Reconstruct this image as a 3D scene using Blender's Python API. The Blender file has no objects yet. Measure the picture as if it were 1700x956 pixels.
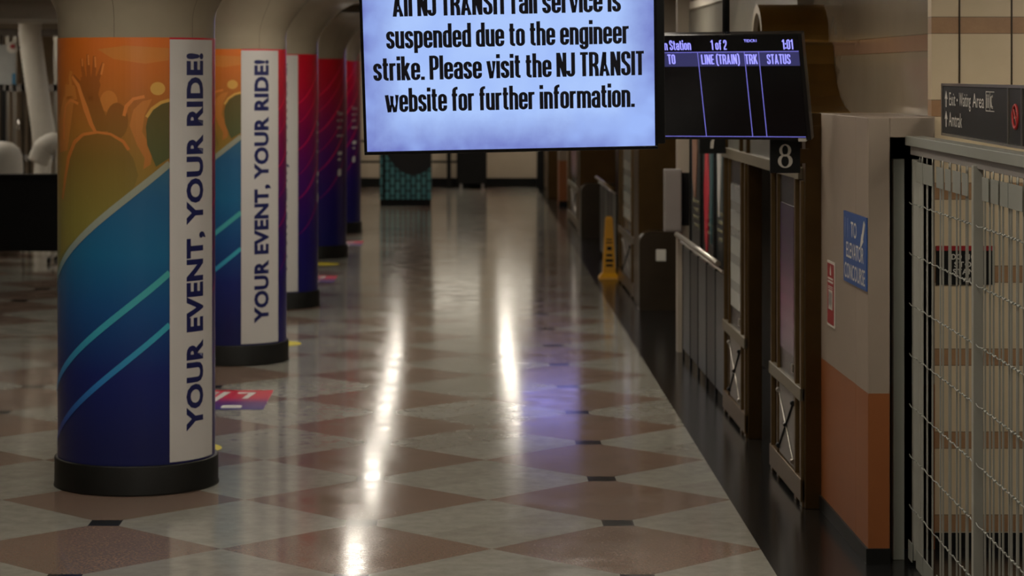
import bpy, bmesh, math, random
from mathutils import Vector, Matrix
random.seed(7)
PI = math.pi
sc = bpy.context.scene
COL = sc.collection

# ---------------------------------------------------------------- camera, world, exposure
H = 2.62
cam_d = bpy.data.cameras.new('camera')
cam = bpy.data.objects.new('camera', cam_d); COL.objects.link(cam)
cam.location = (0, 0, H); cam.rotation_euler = (PI/2, 0, 0)
cam_d.sensor_width = 36.0
cam_d.lens = 3887/1700*36
cam_d.shift_x = (850-751)/1700
cam_d.shift_y = (125-478)/1700
cam_d.clip_end = 200
cam_d.dof.use_dof = True
cam_d.dof.focus_distance = 10.6
cam_d.dof.aperture_fstop = 4.0
sc.camera = cam
w = bpy.data.worlds.new('world'); sc.world = w; w.use_nodes = True
w.node_tree.nodes['Background'].inputs[0].default_value = (1.0, .86, .68, 1)
w.node_tree.nodes['Background'].inputs[1].default_value = .05
sc.view_settings.view_transform = 'Standard'
sc.view_settings.look = 'None'
sc.view_settings.gamma = 1
sc.view_settings.use_curve_mapping = False
sc.view_settings.exposure = 0.0
LAMP = 24.0          # ceiling lamp brightness
LAMP_COL = (1.0, .92, .79)

# ---------------------------------------------------------------- helpers
def lin(c):
    return tuple(((v/255)/12.92 if v/255 <= .04045 else ((v/255+.055)/1.055)**2.4) for v in c)

class NT:
    """tiny node-building helper"""
    def __init__(s, name):
        s.m = bpy.data.materials.new(name); s.m.use_nodes = True
        s.t = s.m.node_tree; s.b = s.t.nodes['Principled BSDF']
    def n(s, typ, **kw):
        nd = s.t.nodes.new(typ)
        for k, v in kw.items(): setattr(nd, k, v)
        return nd
    def put(s, sock, v):
        if isinstance(v, bpy.types.NodeSocket): s.t.links.new(v, sock)
        else: sock.default_value = v
    def math(s, op, a, b=None, clamp=False):
        nd = s.n('ShaderNodeMath', operation=op, use_clamp=clamp)
        s.put(nd.inputs[0], a)
        if b is not None: s.put(nd.inputs[1], b)
        return nd.outputs[0]
    def mix(s, f, a, b, blend='MIX'):
        nd = s.n('ShaderNodeMix', data_type='RGBA', blend_type=blend)
        s.put(nd.inputs[0], f)
        for i, v in ((6, a), (7, b)):
            if isinstance(v, tuple) and len(v) == 3: v = v+(1,)
            s.put(nd.inputs[i], v)
        return nd.outputs[2]
    def obj(s):
        return s.n('ShaderNodeTexCoord').outputs['Object']
    def xyz(s, v):
        nd = s.n('ShaderNodeSeparateXYZ'); s.put(nd.inputs[0], v); return nd.outputs
    def noise(s, scale, detail=4, vec=None, rough=.55):
        nd = s.n('ShaderNodeTexNoise'); nd.inputs['Scale'].default_value = scale
        nd.inputs['Detail'].default_value = detail; nd.inputs['Roughness'].default_value = rough
        s.put(nd.inputs['Vector'], vec if vec is not None else s.obj())
        return nd.outputs['Fac']
    def ramp(s, fac, stops):
        nd = s.n('ShaderNodeValToRGB'); cr = nd.color_ramp
        while len(cr.elements) < len(stops): cr.elements.new(.5)
        for e, (p, c) in zip(cr.elements, stops): e.position = p; e.color = tuple(c)+(1,)
        s.put(nd.inputs[0], fac); return nd.outputs[0]
    def maprange(s, v, a, b, c=0., d=1.):
        nd = s.n('ShaderNodeMapRange'); s.put(nd.inputs[0], v)
        for i, x in enumerate((a, b, c, d)): nd.inputs[i+1].default_value = x
        return nd.outputs[0]
    def fin(s, col, rough=.5, metal=0., bump=None, bstr=.1, spec=None):
        s.put(s.b.inputs['Base Color'], col+(1,) if isinstance(col, tuple) and len(col) == 3 else col)
        s.put(s.b.inputs['Roughness'], rough); s.put(s.b.inputs['Metallic'], metal)
        if spec is not None: s.b.inputs['Specular IOR Level'].default_value = spec
        if bump is not None:
            bn = s.n('ShaderNodeBump'); bn.inputs['Strength'].default_value = bstr
            bn.inputs['Distance'].default_value = .01
            s.put(bn.inputs['Height'], bump); s.t.links.new(bn.outputs[0], s.b.inputs['Normal'])
        return s.m

def mat(name, col, rough=.5, metal=0., var=.15, scale=6., spec=None):
    q = NT(name); nz = q.noise(scale)
    a = tuple(max(0, c*(1-var)) for c in col); b = tuple(min(1, c*(1+var)) for c in col)
    return q.fin(q.mix(nz, a, b), rough, metal, spec=spec)

def emat(name, col, strength):
    q = NT(name); q.fin((0.02, 0.02, 0.02), .3)
    q.b.inputs['Emission Color'].default_value = tuple(col)+(1,)
    q.b.inputs['Emission Strength'].default_value = strength
    return q.m

class MB:
    def __init__(s): s.bm = bmesh.new(); s.mi = 0
    def faces(s, vs, fs):
        v = [s.bm.verts.new(p) for p in vs]
        for f in fs:
            try: fc = s.bm.faces.new([v[i] for i in f]); fc.material_index = s.mi
            except ValueError: pass
        return s
    def box(s, x0, x1, y0, y1, z0, z1, bev=0.):
        b = bmesh.new()
        bmesh.ops.create_cube(b, size=1)
        for v in b.verts:
            v.co = Vector((x0+(v.co.x+.5)*(x1-x0), y0+(v.co.y+.5)*(y1-y0), z0+(v.co.z+.5)*(z1-z0)))
        if bev: bmesh.ops.bevel(b, geom=b.edges[:], offset=bev, segments=2, affect='EDGES', profile=.5)
        s.join(b); return s
    def join(s, b, M=None):
        if M is not None: b.transform(M)
        b.verts.index_update()
        mp = [s.bm.verts.new(v.co) for v in b.verts]
        for f in b.faces:
            try:
                g = s.bm.faces.new([mp[v.index] for v in f.verts]); g.smooth = f.smooth; g.material_index = s.mi
            except ValueError: pass
        b.free()
    def tube(s, pts, r, n=10, closed=False):
        pts = [Vector(p) for p in pts]; rings = []
        N = len(pts)
        rr = r if isinstance(r, (list, tuple)) else [r]*N
        up = None
        for i, p in enumerate(pts):
            d = (pts[min(i+1, N-1)]-pts[max(i-1, 0)])
            if closed: d = pts[(i+1) % N]-pts[i-1]
            d.normalize()
            if up is None: up = d.orthogonal().normalized()
            u = (up-d*up.dot(d)).normalized(); up = u; v = d.cross(u)
            rings.append([s.bm.verts.new(p+(u*math.cos(2*PI*k/n)+v*math.sin(2*PI*k/n))*rr[i]) for k in range(n)])
        M = N if closed else N-1
        for i in range(M):
            a, b = rings[i], rings[(i+1) % N]
            for k in range(n):
                f = s.bm.faces.new((a[k], a[(k+1) % n], b[(k+1) % n], b[k])); f.smooth = True; f.material_index = s.mi
        if not closed:
            for rg in (rings[0], rings[-1]):
                f = s.bm.faces.new(rg); f.material_index = s.mi
        return s
    def lathe(s, prof, c=(0, 0, 0), n=64, a0=0, a1=2*PI, smooth=True):
        full = abs(a1-a0-2*PI) < 1e-6
        m = n if full else n+1
        rings = []
        for r, z in prof:
            rings.append([s.bm.verts.new((c[0]+r*math.sin(a0+(a1-a0)*k/n), c[1]-r*math.cos(a0+(a1-a0)*k/n), c[2]+z)) for k in range(m)])
        for i in range(len(prof)-1):
            for k in range(n):
                k2 = (k+1) % m
                f = s.bm.faces.new((rings[i][k], rings[i][k2], rings[i+1][k2], rings[i+1][k])); f.smooth = smooth; f.material_index = s.mi
        return s
    def prism(s, poly, fn, d0, d1):
        """poly of 2D points; fn(u,v,d)->xyz"""
        a = [s.bm.verts.new(fn(u, v, d0)) for u, v in poly]; b = [s.bm.verts.new(fn(u, v, d1)) for u, v in poly]
        n = len(poly)
        for f in [a[::-1], b]+[[a[i], a[(i+1) % n], b[(i+1) % n], b[i]] for i in range(n)]:
            g = s.bm.faces.new(f); g.material_index = s.mi
        return s
    def build(s, name, m, parent=None, label=None):
        bmesh.ops.recalc_face_normals(s.bm, faces=s.bm.faces[:])
        me = bpy.data.meshes.new(name)
        ms = m if isinstance(m, list) else [m]
        o = bpy.data.objects.new(name, me)
        off = Vector((0, 0, 0))
        if parent is None:
            vs = [v.co for v in s.bm.verts]
            lo = [min(v[i] for v in vs) for i in range(3)]; hi = [max(v[i] for v in vs) for i in range(3)]
            off = Vector(((lo[0]+hi[0])/2, (lo[1]+hi[1])/2, lo[2]))
        elif not getattr(parent, 'local_build', False) and parent.name not in LOCAL:
            off = world_off(parent)
        for v in s.bm.verts: v.co -= off
        s.bm.to_mesh(me); s.bm.free()
        for x in ms: me.materials.append(x)
        COL.objects.link(o)
        if parent is None: o.location = off
        else: o.parent = parent
        if label: o['label'] = label
        return o
LOCAL = set()
def world_off(p):
    v = Vector((0, 0, 0))
    while p is not None: v = v+p.location; p = p.parent
    return v
def tag(o, label, cat, group=None):
    o['label'] = label; o['category'] = cat
    if group: o['group'] = group
    return o
def thing(name, loc, label, cat, group=None, M=None):
    """an Empty at the thing's base; with M its parts are built in its own local frame"""
    o = bpy.data.objects.new(name, None); COL.objects.link(o); o.empty_display_size = .1
    if M is not None: o.matrix_world = M; LOCAL.add(o.name)
    else: o.location = loc
    return tag(o, label, cat, group)
def struct(o):
    o['kind'] = 'structure'; return o
def children(o): return [c for c in bpy.data.objects if c.parent == o]
def copy_tree(o, parent=None):
    c = o.copy(); COL.objects.link(c); c.parent = parent
    for ch in children(o): copy_tree(ch, c)
    return c

def text_bm(txt, embolden=0., res=3, space=1.0):
    cu = bpy.data.curves.new('t', 'FONT'); cu.body = txt; cu.resolution_u = res; cu.offset = embolden; cu.space_character = space
    ob = bpy.data.objects.new('t', cu); COL.objects.link(ob)
    dg = bpy.context.evaluated_depsgraph_get()
    me = bpy.data.meshes.new_from_object(ob.evaluated_get(dg))
    b = bmesh.new(); b.from_mesh(me)
    bpy.data.objects.remove(ob); bpy.data.curves.remove(cu); bpy.data.meshes.remove(me)
    return b
def fit_text(b, x0, x1, y0, y1):
    """scale a flat XY text mesh so that its extents fill the box"""
    xs = [v.co.x for v in b.verts]; ys = [v.co.y for v in b.verts]
    a, c, d, e = min(xs), max(xs), min(ys), max(ys)
    for v in b.verts:
        v.co.x = x0+(v.co.x-a)/(c-a)*(x1-x0); v.co.y = y0+(v.co.y-d)/(e-d)*(y1-y0)
    return b
def cap_text(txt, x0, x1, base, cap, **kw):
    """text whose capitals span base..base+cap and whose ink spans x0..x1"""
    ref = text_bm('H', kw.get('embolden', 0)); hh = max(v.co.y for v in ref.verts)-min(v.co.y for v in ref.verts); ref.free()
    b = text_bm(txt, **kw)
    xs = [v.co.x for v in b.verts]; a, c = min(xs), max(xs)
    for v in b.verts:
        v.co.x = x0+(v.co.x-a)/(c-a)*(x1-x0); v.co.y = base+v.co.y/hh*cap
    return b
def wall_text(mb, b, y):
    """put a flat XY text mesh into a local x,z plane that faces -y"""
    for v in b.verts: v.co = Vector((v.co.x, y, v.co.y))
    mb.join(b)

# ---- condensed display lettering, drawn stroke by stroke ------------------------------
def arc(cx, cy, rx, ry, a0, a1, n=9):
    return [(cx+rx*math.cos(math.radians(a0+(a1-a0)*i/n)), cy+ry*math.sin(math.radians(a0+(a1-a0)*i/n))) for i in range(n+1)]
L_, R_, M_, XT, BT, CT, AR = .067, .283, .175, .665, .055, .945, .115
def bowl_top(t, l=L_, r=R_): return arc((l+r)/2, t-AR, (r-l)/2, AR, 180, 0)
def bowl_bot(b, l=L_, r=R_): return arc((l+r)/2, b+AR, (r-l)/2, AR, 0, -180)
def stadium(b, t, l=L_, r=R_): return bowl_top(t, l, r)+bowl_bot(b, l, r)+[(l, t-AR)]
HK = .26
def glyphs():
    g = {}
    st = lambda x, a, b: [(x, a), (x, b)]
    g['o'] = (.35, [stadium(BT, XT)])
    g['n'] = (.35, [st(L_, 0, .72), [(L_, .5)]+bowl_top(XT)+[(R_, 0)]])
    g['h'] = (.35, [st(L_, 0, 1), [(L_, .5)]+bowl_top(XT)+[(R_, 0)]])
    g['u'] = (.35, [st(R_, 0, .72), [(R_, .2)]+bowl_bot(BT)+[(L_, .72)]])
    g['m'] = (.56, [st(L_, 0, .72), [(L_, .5)]+bowl_top(XT)+[(R_, 0)], [(R_, .5)]+bowl_top(XT, R_, .499)+[(.499, 0)]])
    g['r'] = (.255, [st(L_, 0, .72), [(L_, .5)]+arc(.2, XT-AR, .133, AR, 180, 90)+[(.25, XT)]])
    g['a'] = (.345, [[(L_, .49)]+bowl_top(XT)+[(R_, 0)], [(R_, .40), (.2, .40)]+arc(.2, .29, .133, .11, 90, 180)+[(L_, .17)]+arc(.175, .17, .108, .115, 180, 300)+[(R_, .14)]])
    g['e'] = (.35, [[(.06, .37), (R_, .37), (R_, XT-AR)]+bowl_top(XT)[::-1]+[(L_, BT+AR)]+bowl_bot(BT)[::-1]+[(R_, .24)]])
    g['c'] = (.34, [[(R_, .46), (R_, XT-AR)]+bowl_top(XT)[::-1]+[(L_, BT+AR)]+bowl_bot(BT)[::-1]+[(R_, .27)]])
    g['s'] = (.325, [[(.26, .5), (.26, XT-AR)]+bowl_top(XT, L_, .26)[::-1]+[(L_, .5), (.09, .42), (.235, .30), (.26, .22)]+[(.26, BT+AR)]+bowl_bot(BT, L_, .26)+[(L_, .23)]])
    g['i'] = (.134, [st(L_, 0, .72), st(L_, .83, 1)])
    g['l'] = (.134, [st(L_, 0, 1)])
    g['t'] = (.235, [[(.1, .93), (.1, BT+.09)]+arc(.2, BT+.09, .1, .09, 180, 270)+[(.235, BT)], [(-.0, XT), (.225, XT)]])
    g['f'] = (.235, [[(.1, 0), (.1, CT-AR)]+arc(.215, CT-AR, .115, AR, 180, 90)+[(.25, CT)], [(0, XT), (.225, XT)]])
    g['d'] = (.35, [st(R_, 0, 1), stadium(BT, XT)])
    g['b'] = (.35, [st(L_, 0, 1), stadium(BT, XT)])
    g['p'] = (.35, [st(L_, -.2, .72), stadium(BT, XT)])
    g['g'] = (.35, [[(R_, .72), (R_, -.145+AR)]+bowl_bot(-.145)+[(L_, .0)], stadium(BT, XT)])
    g['k'] = (.35, [st(L_, 0, 1), [(.1, .30), (.285, .72)], [(.15, .42), (.295, 0)]])
    g['v'] = (.34, [[(.055, .72), (.17, .0), (.285, .72)]])
    g['w'] = (.54, [[(.055, .72), (.155, .0), (.27, .68), (.385, .0), (.485, .72)]])
    g['.'] = (.134, [st(L_, 0, .14)])
    g[':'] = (.134, [st(L_, .08, .22), st(L_, .5, .64)])
    g['A'] = (.40, [[(.06, 0), (.2, .99), (.34, 0)], [(.1, .24), (.3, .24)]])
    g['N'] = (.385, [st(L_, 0, 1), st(.318, 0, 1), [(.075, .97), (.31, .03)]])
    g['J'] = (.30, [[(.233, 1), (.233, BT+AR)]+bowl_bot(BT, .04, .233)+[(.04, .25)]])
    g['T'] = (.32, [st(.16, 0, 1), [(0, CT), (.32, CT)]])
    g['R'] = (.37, [st(L_, 0, 1), [(L_, CT), (.18, CT)]+arc(.18, CT-.13, .118, .13, 90, 0)+[(.298, .6)]+arc(.18, .6, .118, .13, 0, -90)+[(L_, .47)], [(.2, .45), (.26, .4), (.298, .28), (.305, 0)]])
    g['P'] = (.36, [st(L_, 0, 1), [(L_, CT), (.18, CT)]+arc(.18, CT-.13, .113, .13, 90, 0)+[(.293, .58)]+arc(.18, .58, .113, .13, 0, -90)+[(L_, .45)]])
    g['S'] = (.36, [[(.293, .7), (.293, CT-AR)]+bowl_top(CT, L_, .293)[::-1]+[(L_, .72), (.09, .60), (.27, .40), (.293, .28), (.293, BT+AR)]+bowl_bot(BT, L_, .293)+[(L_, .30)]])
    g['I'] = (.134, [st(L_, 0, 1)])
    g['L'] = (.3, [[(L_, 1), (L_, BT), (.3, BT)]])
    g['E'] = (.31, [[(.3, CT), (L_, CT), (L_, BT), (.3, BT)], [(L_, .5), (.28, .5)]])
    g['O'] = (.36, [stadium(BT, CT, L_, .293)])
    g['D'] = (.36, [[(L_, 0), (L_, CT), (.16, CT)]+arc(.16, CT-.14, .133, .14, 90, 0)+[(.293, .2)]+arc(.16, .2, .133, .145, 0, -90)+[(L_, BT)]])
    g['C'] = (.35, [[(.293, .66), (.293, CT-AR)]+bowl_top(CT, L_, .293)[::-1]+[(L_, BT+AR)]+bowl_bot(BT, L_, .293)[::-1]+[(.293, .34)]])
    g['U'] = (.36, [[(L_, 1), (L_, BT+AR)]+bowl_bot(BT, L_, .293)[::-1]+[(.293, 1)]])
    g['K'] = (.37, [st(L_, 0, 1), [(.1, .40), (.3, 1)], [(.16, .58), (.315, 0)]])
    g['0'] = g['O']
    g['1'] = (.24, [st(.17, 0, 1), [(.02, .8), (.17, .92)]])
    g['2'] = (.35, [[(L_, .68), (L_, CT-AR)]+bowl_top(CT, L_, .283)+[(.283, .68), (.25, .52), (.075, .2), (L_, BT), (.3, BT)]])
    g['('] = (.22, [[(.2, 1.06), (.12, .98), (L_, .8), (L_, .1), (.12, -.08), (.2, -.16)]])
    g[')'] = (.22, [[(.02, 1.06), (.1, .98), (.153, .8), (.153, .1), (.1, -.08), (.02, -.16)]])
    return g
GL = glyphs()
def ribbon(bm, pts, wx, wy, to3):
    P = [Vector(p) for p in pts]
    Q = [P[0]]
    for p in P[1:]:
        if (p-Q[-1]).length > 1e-5: Q.append(p)
    P = Q; n = len(P)
    if n < 2: return
    # pen space: scale so that the pen is round, offset, scale back
    S = lambda p: Vector((p.x/wx, p.y/wy)); U = lambda p: Vector((p.x*wx, p.y*wy))
    Z = [S(p) for p in P]
    L, Rr = [], []
    for i in range(n):
        d0 = (Z[i]-Z[i-1]).normalized() if i else (Z[1]-Z[0]).normalized()
        d1 = (Z[i+1]-Z[i]).normalized() if i < n-1 else d0
        n0 = Vector((-d0.y, d0.x)); n1 = Vector((-d1.y, d1.x)); m = n0+n1
        if m.length < .3: m = n0.copy(); k = .5
        else: m.normalize(); k = .5/max(.45, m.dot(n0))
        L.append(U(Z[i]+m*k)); Rr.append(U(Z[i]-m*k))
    a = [bm.verts.new(to3(p.x, p.y)) for p in L]; b = [bm.verts.new(to3(p.x, p.y)) for p in Rr]
    for i in range(n-1):
        try: bm.faces.new((b[i], b[i+1], a[i+1], a[i]))
        except ValueError: pass
def stroke_text(mb, txt, x0, x1, base, cap, y, wx=.153, wy=.115, gap=.044, space=.17):
    """a line of condensed lettering filling x0..x1 in the local x,z plane that faces -y"""
    W = 0
    for ch in txt: W += space if ch == ' ' else GL[ch][0]+gap
    W -= gap; k = (x1-x0)/W; x = 0
    for ch in txt:
        if ch == ' ': x += space; continue
        wd, strokes = GL[ch]
        for j, st in enumerate(strokes):
            ribbon(mb.bm, st, wx, wy, lambda u, v, X=x, J=j: (x0+(X+u)*k, y-J*.00015, base+v*cap))
        x += wd+gap

def frame(x, y, z, yaw, pitch=0, roll=0):
    return Matrix.Translation((x, y, z)) @ Matrix.Rotation(yaw, 4, 'Z') @ Matrix.Rotation(pitch, 4, 'X') @ Matrix.Rotation(roll, 4, 'Y')

# ---------------------------------------------------------------- materials
def floor_mat():
    q = NT('polished diamond marble'); o = q.obj(); X, Y, Z = q.xyz(o)
    P = 1.5
    u = q.math('DIVIDE', q.math('SUBTRACT', X, .969), P); v = q.math('DIVIDE', q.math('SUBTRACT', Y, 13.707), P)
    fu = q.math('SUBTRACT', q.math('FRACT', q.math('ADD', u, 100.5)), .5)
    fv = q.math('SUBTRACT', q.math('FRACT', q.math('ADD', v, 100.5)), .5)
    gv = q.math('SUBTRACT', q.math('FRACT', q.math('ADD', v, 100.)), .5)
    au, av, ag = q.math('ABSOLUTE', fu), q.math('ABSOLUTE', fv), q.math('ABSOLUTE', gv)
    d = q.math('ADD', au, ag)
    red = q.math('LESS_THAN', d, .5)
    blk = q.math('LESS_THAN', q.math('MAXIMUM', au, av), .061)
    joint = q.math('LESS_THAN', q.math('ABSOLUTE', q.math('SUBTRACT', d, .5)), .0016)
    # a value of its own per tile
    cu = q.math('FLOOR', q.math('ADD', q.math('ADD', u, v), 100.)); cv = q.math('FLOOR', q.math('ADD', q.math('SUBTRACT', u, v), 100.5))
    wn = q.n('ShaderNodeTexWhiteNoise', noise_dimensions='2D'); cb = q.n('ShaderNodeCombineXYZ')
    q.put(cb.inputs[0], cu); q.put(cb.inputs[1], cv); q.put(wn.inputs['Vector'], cb.outputs[0])
    fine = q.noise(60, 5, o, .7); big = q.noise(2.2, 5, o, .6); veins = q.noise(9, 6, o, .65)
    g = q.mix(fine, (.29, .285, .245), (.43, .42, .365)); g = q.mix(q.maprange(veins, .35, .7), (.27, .265, .23), g)
    r = q.mix(q.maprange(fine, .3, .7), (.13, .083, .062), (.29, .20, .155))
    c = q.mix(red, g, r)
    c = q.mix(q.maprange(q.math('ADD', q.math('MULTIPLY', wn.outputs[0], .6), q.math('MULTIPLY', big, .6)), .2, .9, 0, .35), c, (.17, .145, .12))
    c = q.mix(q.math('MULTIPLY', joint, .5), c, (.1, .09, .08))
    c = q.mix(blk, c, (.018, .02, .022))
    rg = q.maprange(q.noise(3.5, 6, o, .65), .3, .7, .08, .165)
    return q.fin(c, rg, bump=q.noise(1.6, 3, o), bstr=.012, spec=.46)
M_FLOOR = floor_mat()
M_GRANITE = mat('black polished granite', (.009, .009, .009), .18, var=.5, scale=40, spec=.22)
M_BEIGE = mat('beige stone', (.34, .29, .23), .42, var=.07, scale=3)
M_CAPITAL = mat('beige polished stone', (.33, .28, .205), .25, var=.10, scale=5)
def stripe_wall(name, zlo):
    """beige marble with tan courses every .46 m"""
    q = NT(name); X, Y, Z = q.xyz(q.obj())
    t = q.math('FRACT', q.math('ADD', q.math('DIVIDE', q.math('SUBTRACT', Z, zlo), .4606), 50.))
    s = q.math('LESS_THAN', t, .204)
    e = q.math('MAXIMUM', q.math('LESS_THAN', q.math('ABSOLUTE', q.math('SUBTRACT', t, .204)), .006), q.math('LESS_THAN', t, .01))
    nz = q.noise(4, 6); n2 = q.noise(14, 6, None, .7)
    a = q.mix(nz, (.52, .41, .26), (.64, .52, .35))
    b = q.mix(n2, (.25, .13, .06), (.42, .25, .13))
    c = q.mix(s, a, b)
    c = q.mix(q.math('MULTIPLY', e, .6), c, (.08, .06, .04))
    return q.fin(c, .4)
M_STRIPE = stripe_wall('beige marble with tan courses', .547)
def upper_wall():
    q = NT('beige panels with one tan course'); X, Y, Z = q.xyz(q.obj())
    inn = q.math('MULTIPLY', q.math('GREATER_THAN', Z, 2.757), q.math('LESS_THAN', Z, 2.853))
    ed = q.math('MAXIMUM', q.math('LESS_THAN', q.math('ABSOLUTE', q.math('SUBTRACT', Z, 2.757)), .0022), q.math('LESS_THAN', q.math('ABSOLUTE', q.math('SUBTRACT', Z, 2.853)), .0022))
    nz = q.noise(3, 5)
    c = q.mix(inn, q.mix(nz, (.25, .205, .15), (.31, .26, .195)), q.mix(nz, (.29, .17, .12), (.35, .22, .155)))
    c = q.mix(q.math('MULTIPLY', ed, .7), c, (.07, .05, .04))
    return q.fin(c, .10)
M_UPPER = upper_wall()
def dado():
    q = NT('beige wall over orange dado'); X, Y, Z = q.xyz(q.obj())
    nz = q.noise(5, 5)
    lo = q.math('LESS_THAN', Z, .915)
    c = q.mix(lo, q.mix(nz, (.245, .193, .148), (.28, .222, .172)), q.mix(nz, (.21, .063, .014), (.26, .082, .02)))
    return q.fin(c, .5, bump=q.noise(300, 2), bstr=.03)
M_DADO = dado()
M_BLACK = mat('black satin', (.006, .006, .006), .5, var=.3, spec=.2)
M_BLACKGLOSS = mat('black gloss plastic', (.005, .005, .006), .2, var=.2, spec=.3)
M_RUBBER = mat('black base stone', (.008, .008, .007), .45, var=.3, spec=.25)
M_BRONZE = mat('aged bronze', (.085, .048, .016), .34, .85, var=.35, scale=3)
M_BRONZE_LT = mat('worn light bronze', (.16, .10, .042), .35, .8, var=.25, scale=8)
M_BRASS = mat('brushed brass', (.30, .17, .045), .33, .9, var=.2, scale=4)
M_CREAM = mat('cream painted metal', (.13, .108, .072), .45, var=.1)
M_DARKBRONZE = mat('dark bronze granite', (.035, .024, .014), .3, .3, var=.3, scale=4)
M_GREYPANEL = mat('dark grey panel', (.02, .02, .02), .4, var=.2)
M_GREY = mat('grey enamel', (.20, .18, .165), .5, var=.08)
M_GATE = mat('grey painted steel', (.34, .33, .285), .4, .1, var=.1)
M_GATEG = mat('grey green painted steel', (.25, .255, .22), .45, .1, var=.08)
M_STEEL = mat('brushed steel', (.5, .47, .42), .28, 1., var=.1)
M_CHROME = mat('chrome', (.7, .68, .65), .15, 1., var=.05)
M_WHITE = mat('white print', (.56, .54, .52), .4, var=.02)
M_NAVY = mat('navy ink', (.008, .012, .09), .4, var=.05)
M_SIGNWHITE = mat('pale sign lettering', (.55, .52, .46), .5, var=.05)
M_CEIL = mat('ceiling plaster', (.56, .51, .43), .5, var=.08, scale=2)
M_DARKWALL = mat('dark brown wall', (.022, .017, .012), .5, var=.3)
M_FARWALL = mat('far beige wall', (.52, .43, .32), .5, var=.12, scale=2)
M_STONEGREY = mat('grey veined stone', (.22, .205, .17), .3, var=.2, scale=4)
M_BLUE = mat('blue sign', (.025, .075, .25), .5, var=.05)
M_RED = mat('red sign', (.28, .012, .014), .45, var=.05)
M_YELLOW = mat('safety yellow plastic', (.75, .36, .006), .4, var=.06)
M_STICKY = mat('yellow floor vinyl', (.6, .5, .03), .4, var=.1)
M_DUCT = mat('white fabric duct', (.55, .52, .46), .6, var=.1)
M_LAMP = emat('lamp diffuser', LAMP_COL, LAMP)
M_TXT = emat('lavender screen text', (.28, .27, .95), 1.7)
M_HEAD = emat('indigo header bar', (.03, .03, .12), .9)
M_LINE = emat('lavender rule', (.16, .15, .60), 1.2)

# ---------------------------------------------------------------- structure
def edge_x(y): return 1.70+.26*(y-12.25)/41.3
b = MB(); b.faces([(-11, -2, 0), (edge_x(-2), -2, 0), (edge_x(55.2), 55.2, 0), (-11, 55.2, 0)], [(0, 1, 2, 3)])
b.faces([(-11, -2, -.2), (edge_x(-2), -2, -.2), (edge_x(55.2), 55.2, -.2), (-11, 55.2, -.2)], [(3, 2, 1, 0)])
o = b.build('floor', M_FLOOR)
for v in o.data.vertices: v.co += o.location
o.location = (0, 0, 0); struct(o)
b = MB(); b.faces([(edge_x(-2), -2, 0), (6.5, -2, 0), (6.5, 55.2, 0), (edge_x(55.2), 55.2, 0)], [(0, 1, 2, 3)])
b.faces([(edge_x(-2), -2, -.2), (6.5, -2, -.2), (6.5, 55.2, -.2), (edge_x(55.2), 55.2, -.2)], [(3, 2, 1, 0)])
struct(b.build('trim_1', M_GRANITE))
CEIL = 3.62
struct(MB().box(-11, 6.5, -2, 55.2, CEIL, CEIL+.2).build('ceiling', M_CEIL))
b = MB()
struct(MB().box(-11, 6.5, 55, 55.2, 0, CEIL).build('wall_back', M_FARWALL))
struct(MB().box(-11, 2.0, 54.93, 55, 0, .21).build('baseboard_back', M_BLACK))
struct(MB().box(-11.2, -11, -2, 55.2, 0, CEIL).build('wall_left', M_FARWALL))
def upright(o):
    """keep the object's own origin on the floor so that material heights are metres above it"""
    dz = o.location.z
    for v in o.data.vertices: v.co.z += dz
    o.location.z = 0
    return o
# upper wall to the right, above the doors
struct(upright(MB().box(2.67, 2.80, 13.1, 26.2, 2.34, CEIL).build('wall_right', M_UPPER)))
struct(MB().box(2.80, 2.95, 13.1, 26.2, 0, 2.34).build('wall_stair', M_DARKWALL))
struct(MB().box(2.72, 2.9, 26.2, 55, 0, CEIL).build('wall_far_right', M_FARWALL))
# passage wall behind the gate, facing the camera
struct(upright(MB().box(2.66, 6.5, 13.0, 13.1, 0, CEIL).build('wall_passage', M_STRIPE)))
struct(MB().box(2.66, 6.5, 12.985, 13.0, 0, .083).build('baseboard_passage', M_BLACK))
for i, x in enumerate((2.815, 3.105, 3.45)): struct(MB().box(x-.004, x+.004, 12.994, 13.0, 2.3, CEIL).build('trim_%d' % (20+i), M_DARKBRONZE))
struct(MB().box(2.345, 2.66, 12.93, 12.99, 0, 2.29).build('trim_3', M_BLACK))
# elevator pier: beige over orange
struct(upright(MB().box(2.228, 2.345, 12.55, 12.93, 0, 2.392, .004).build('wall_elevator', M_DADO)))
struct(upright(MB().box(2.228, 2.665, 12.93, 14.22, 0, 2.392, .004).build('wall_elevator_side', M_DADO)))
struct(upright(MB().box(2.345, 2.58, 12.55, 12.93, 2.287, 2.392, .003).build('trim_4', M_DADO)))
b = MB(); b.box(2.216, 2.345, 12.538, 12.55, 0, .085); b.box(2.216, 2.228, 12.55, 14.2, 0, .085)
struct(b.build('baseboard_elevator', M_RUBBER))
# ceiling beams across the hall
for i, y in enumerate((15.1, 21.6, 26.7, 33.8, 39.1, 45.5)):
    struct(MB().box(-11, 2.67, y-.55, y+.55, 3.50, CEIL).build('trim_%d' % (5+i), M_CEIL))
struct(MB().box(2.52, 2.67, 17.3, 26.1, 3.32, 3.40).build('trim_11', M_CEIL))
struct(MB().box(2.55, 2.67, 17.3, 26.1, 2.5, 3.32).build('wall_stone', M_STONEGREY))

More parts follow.
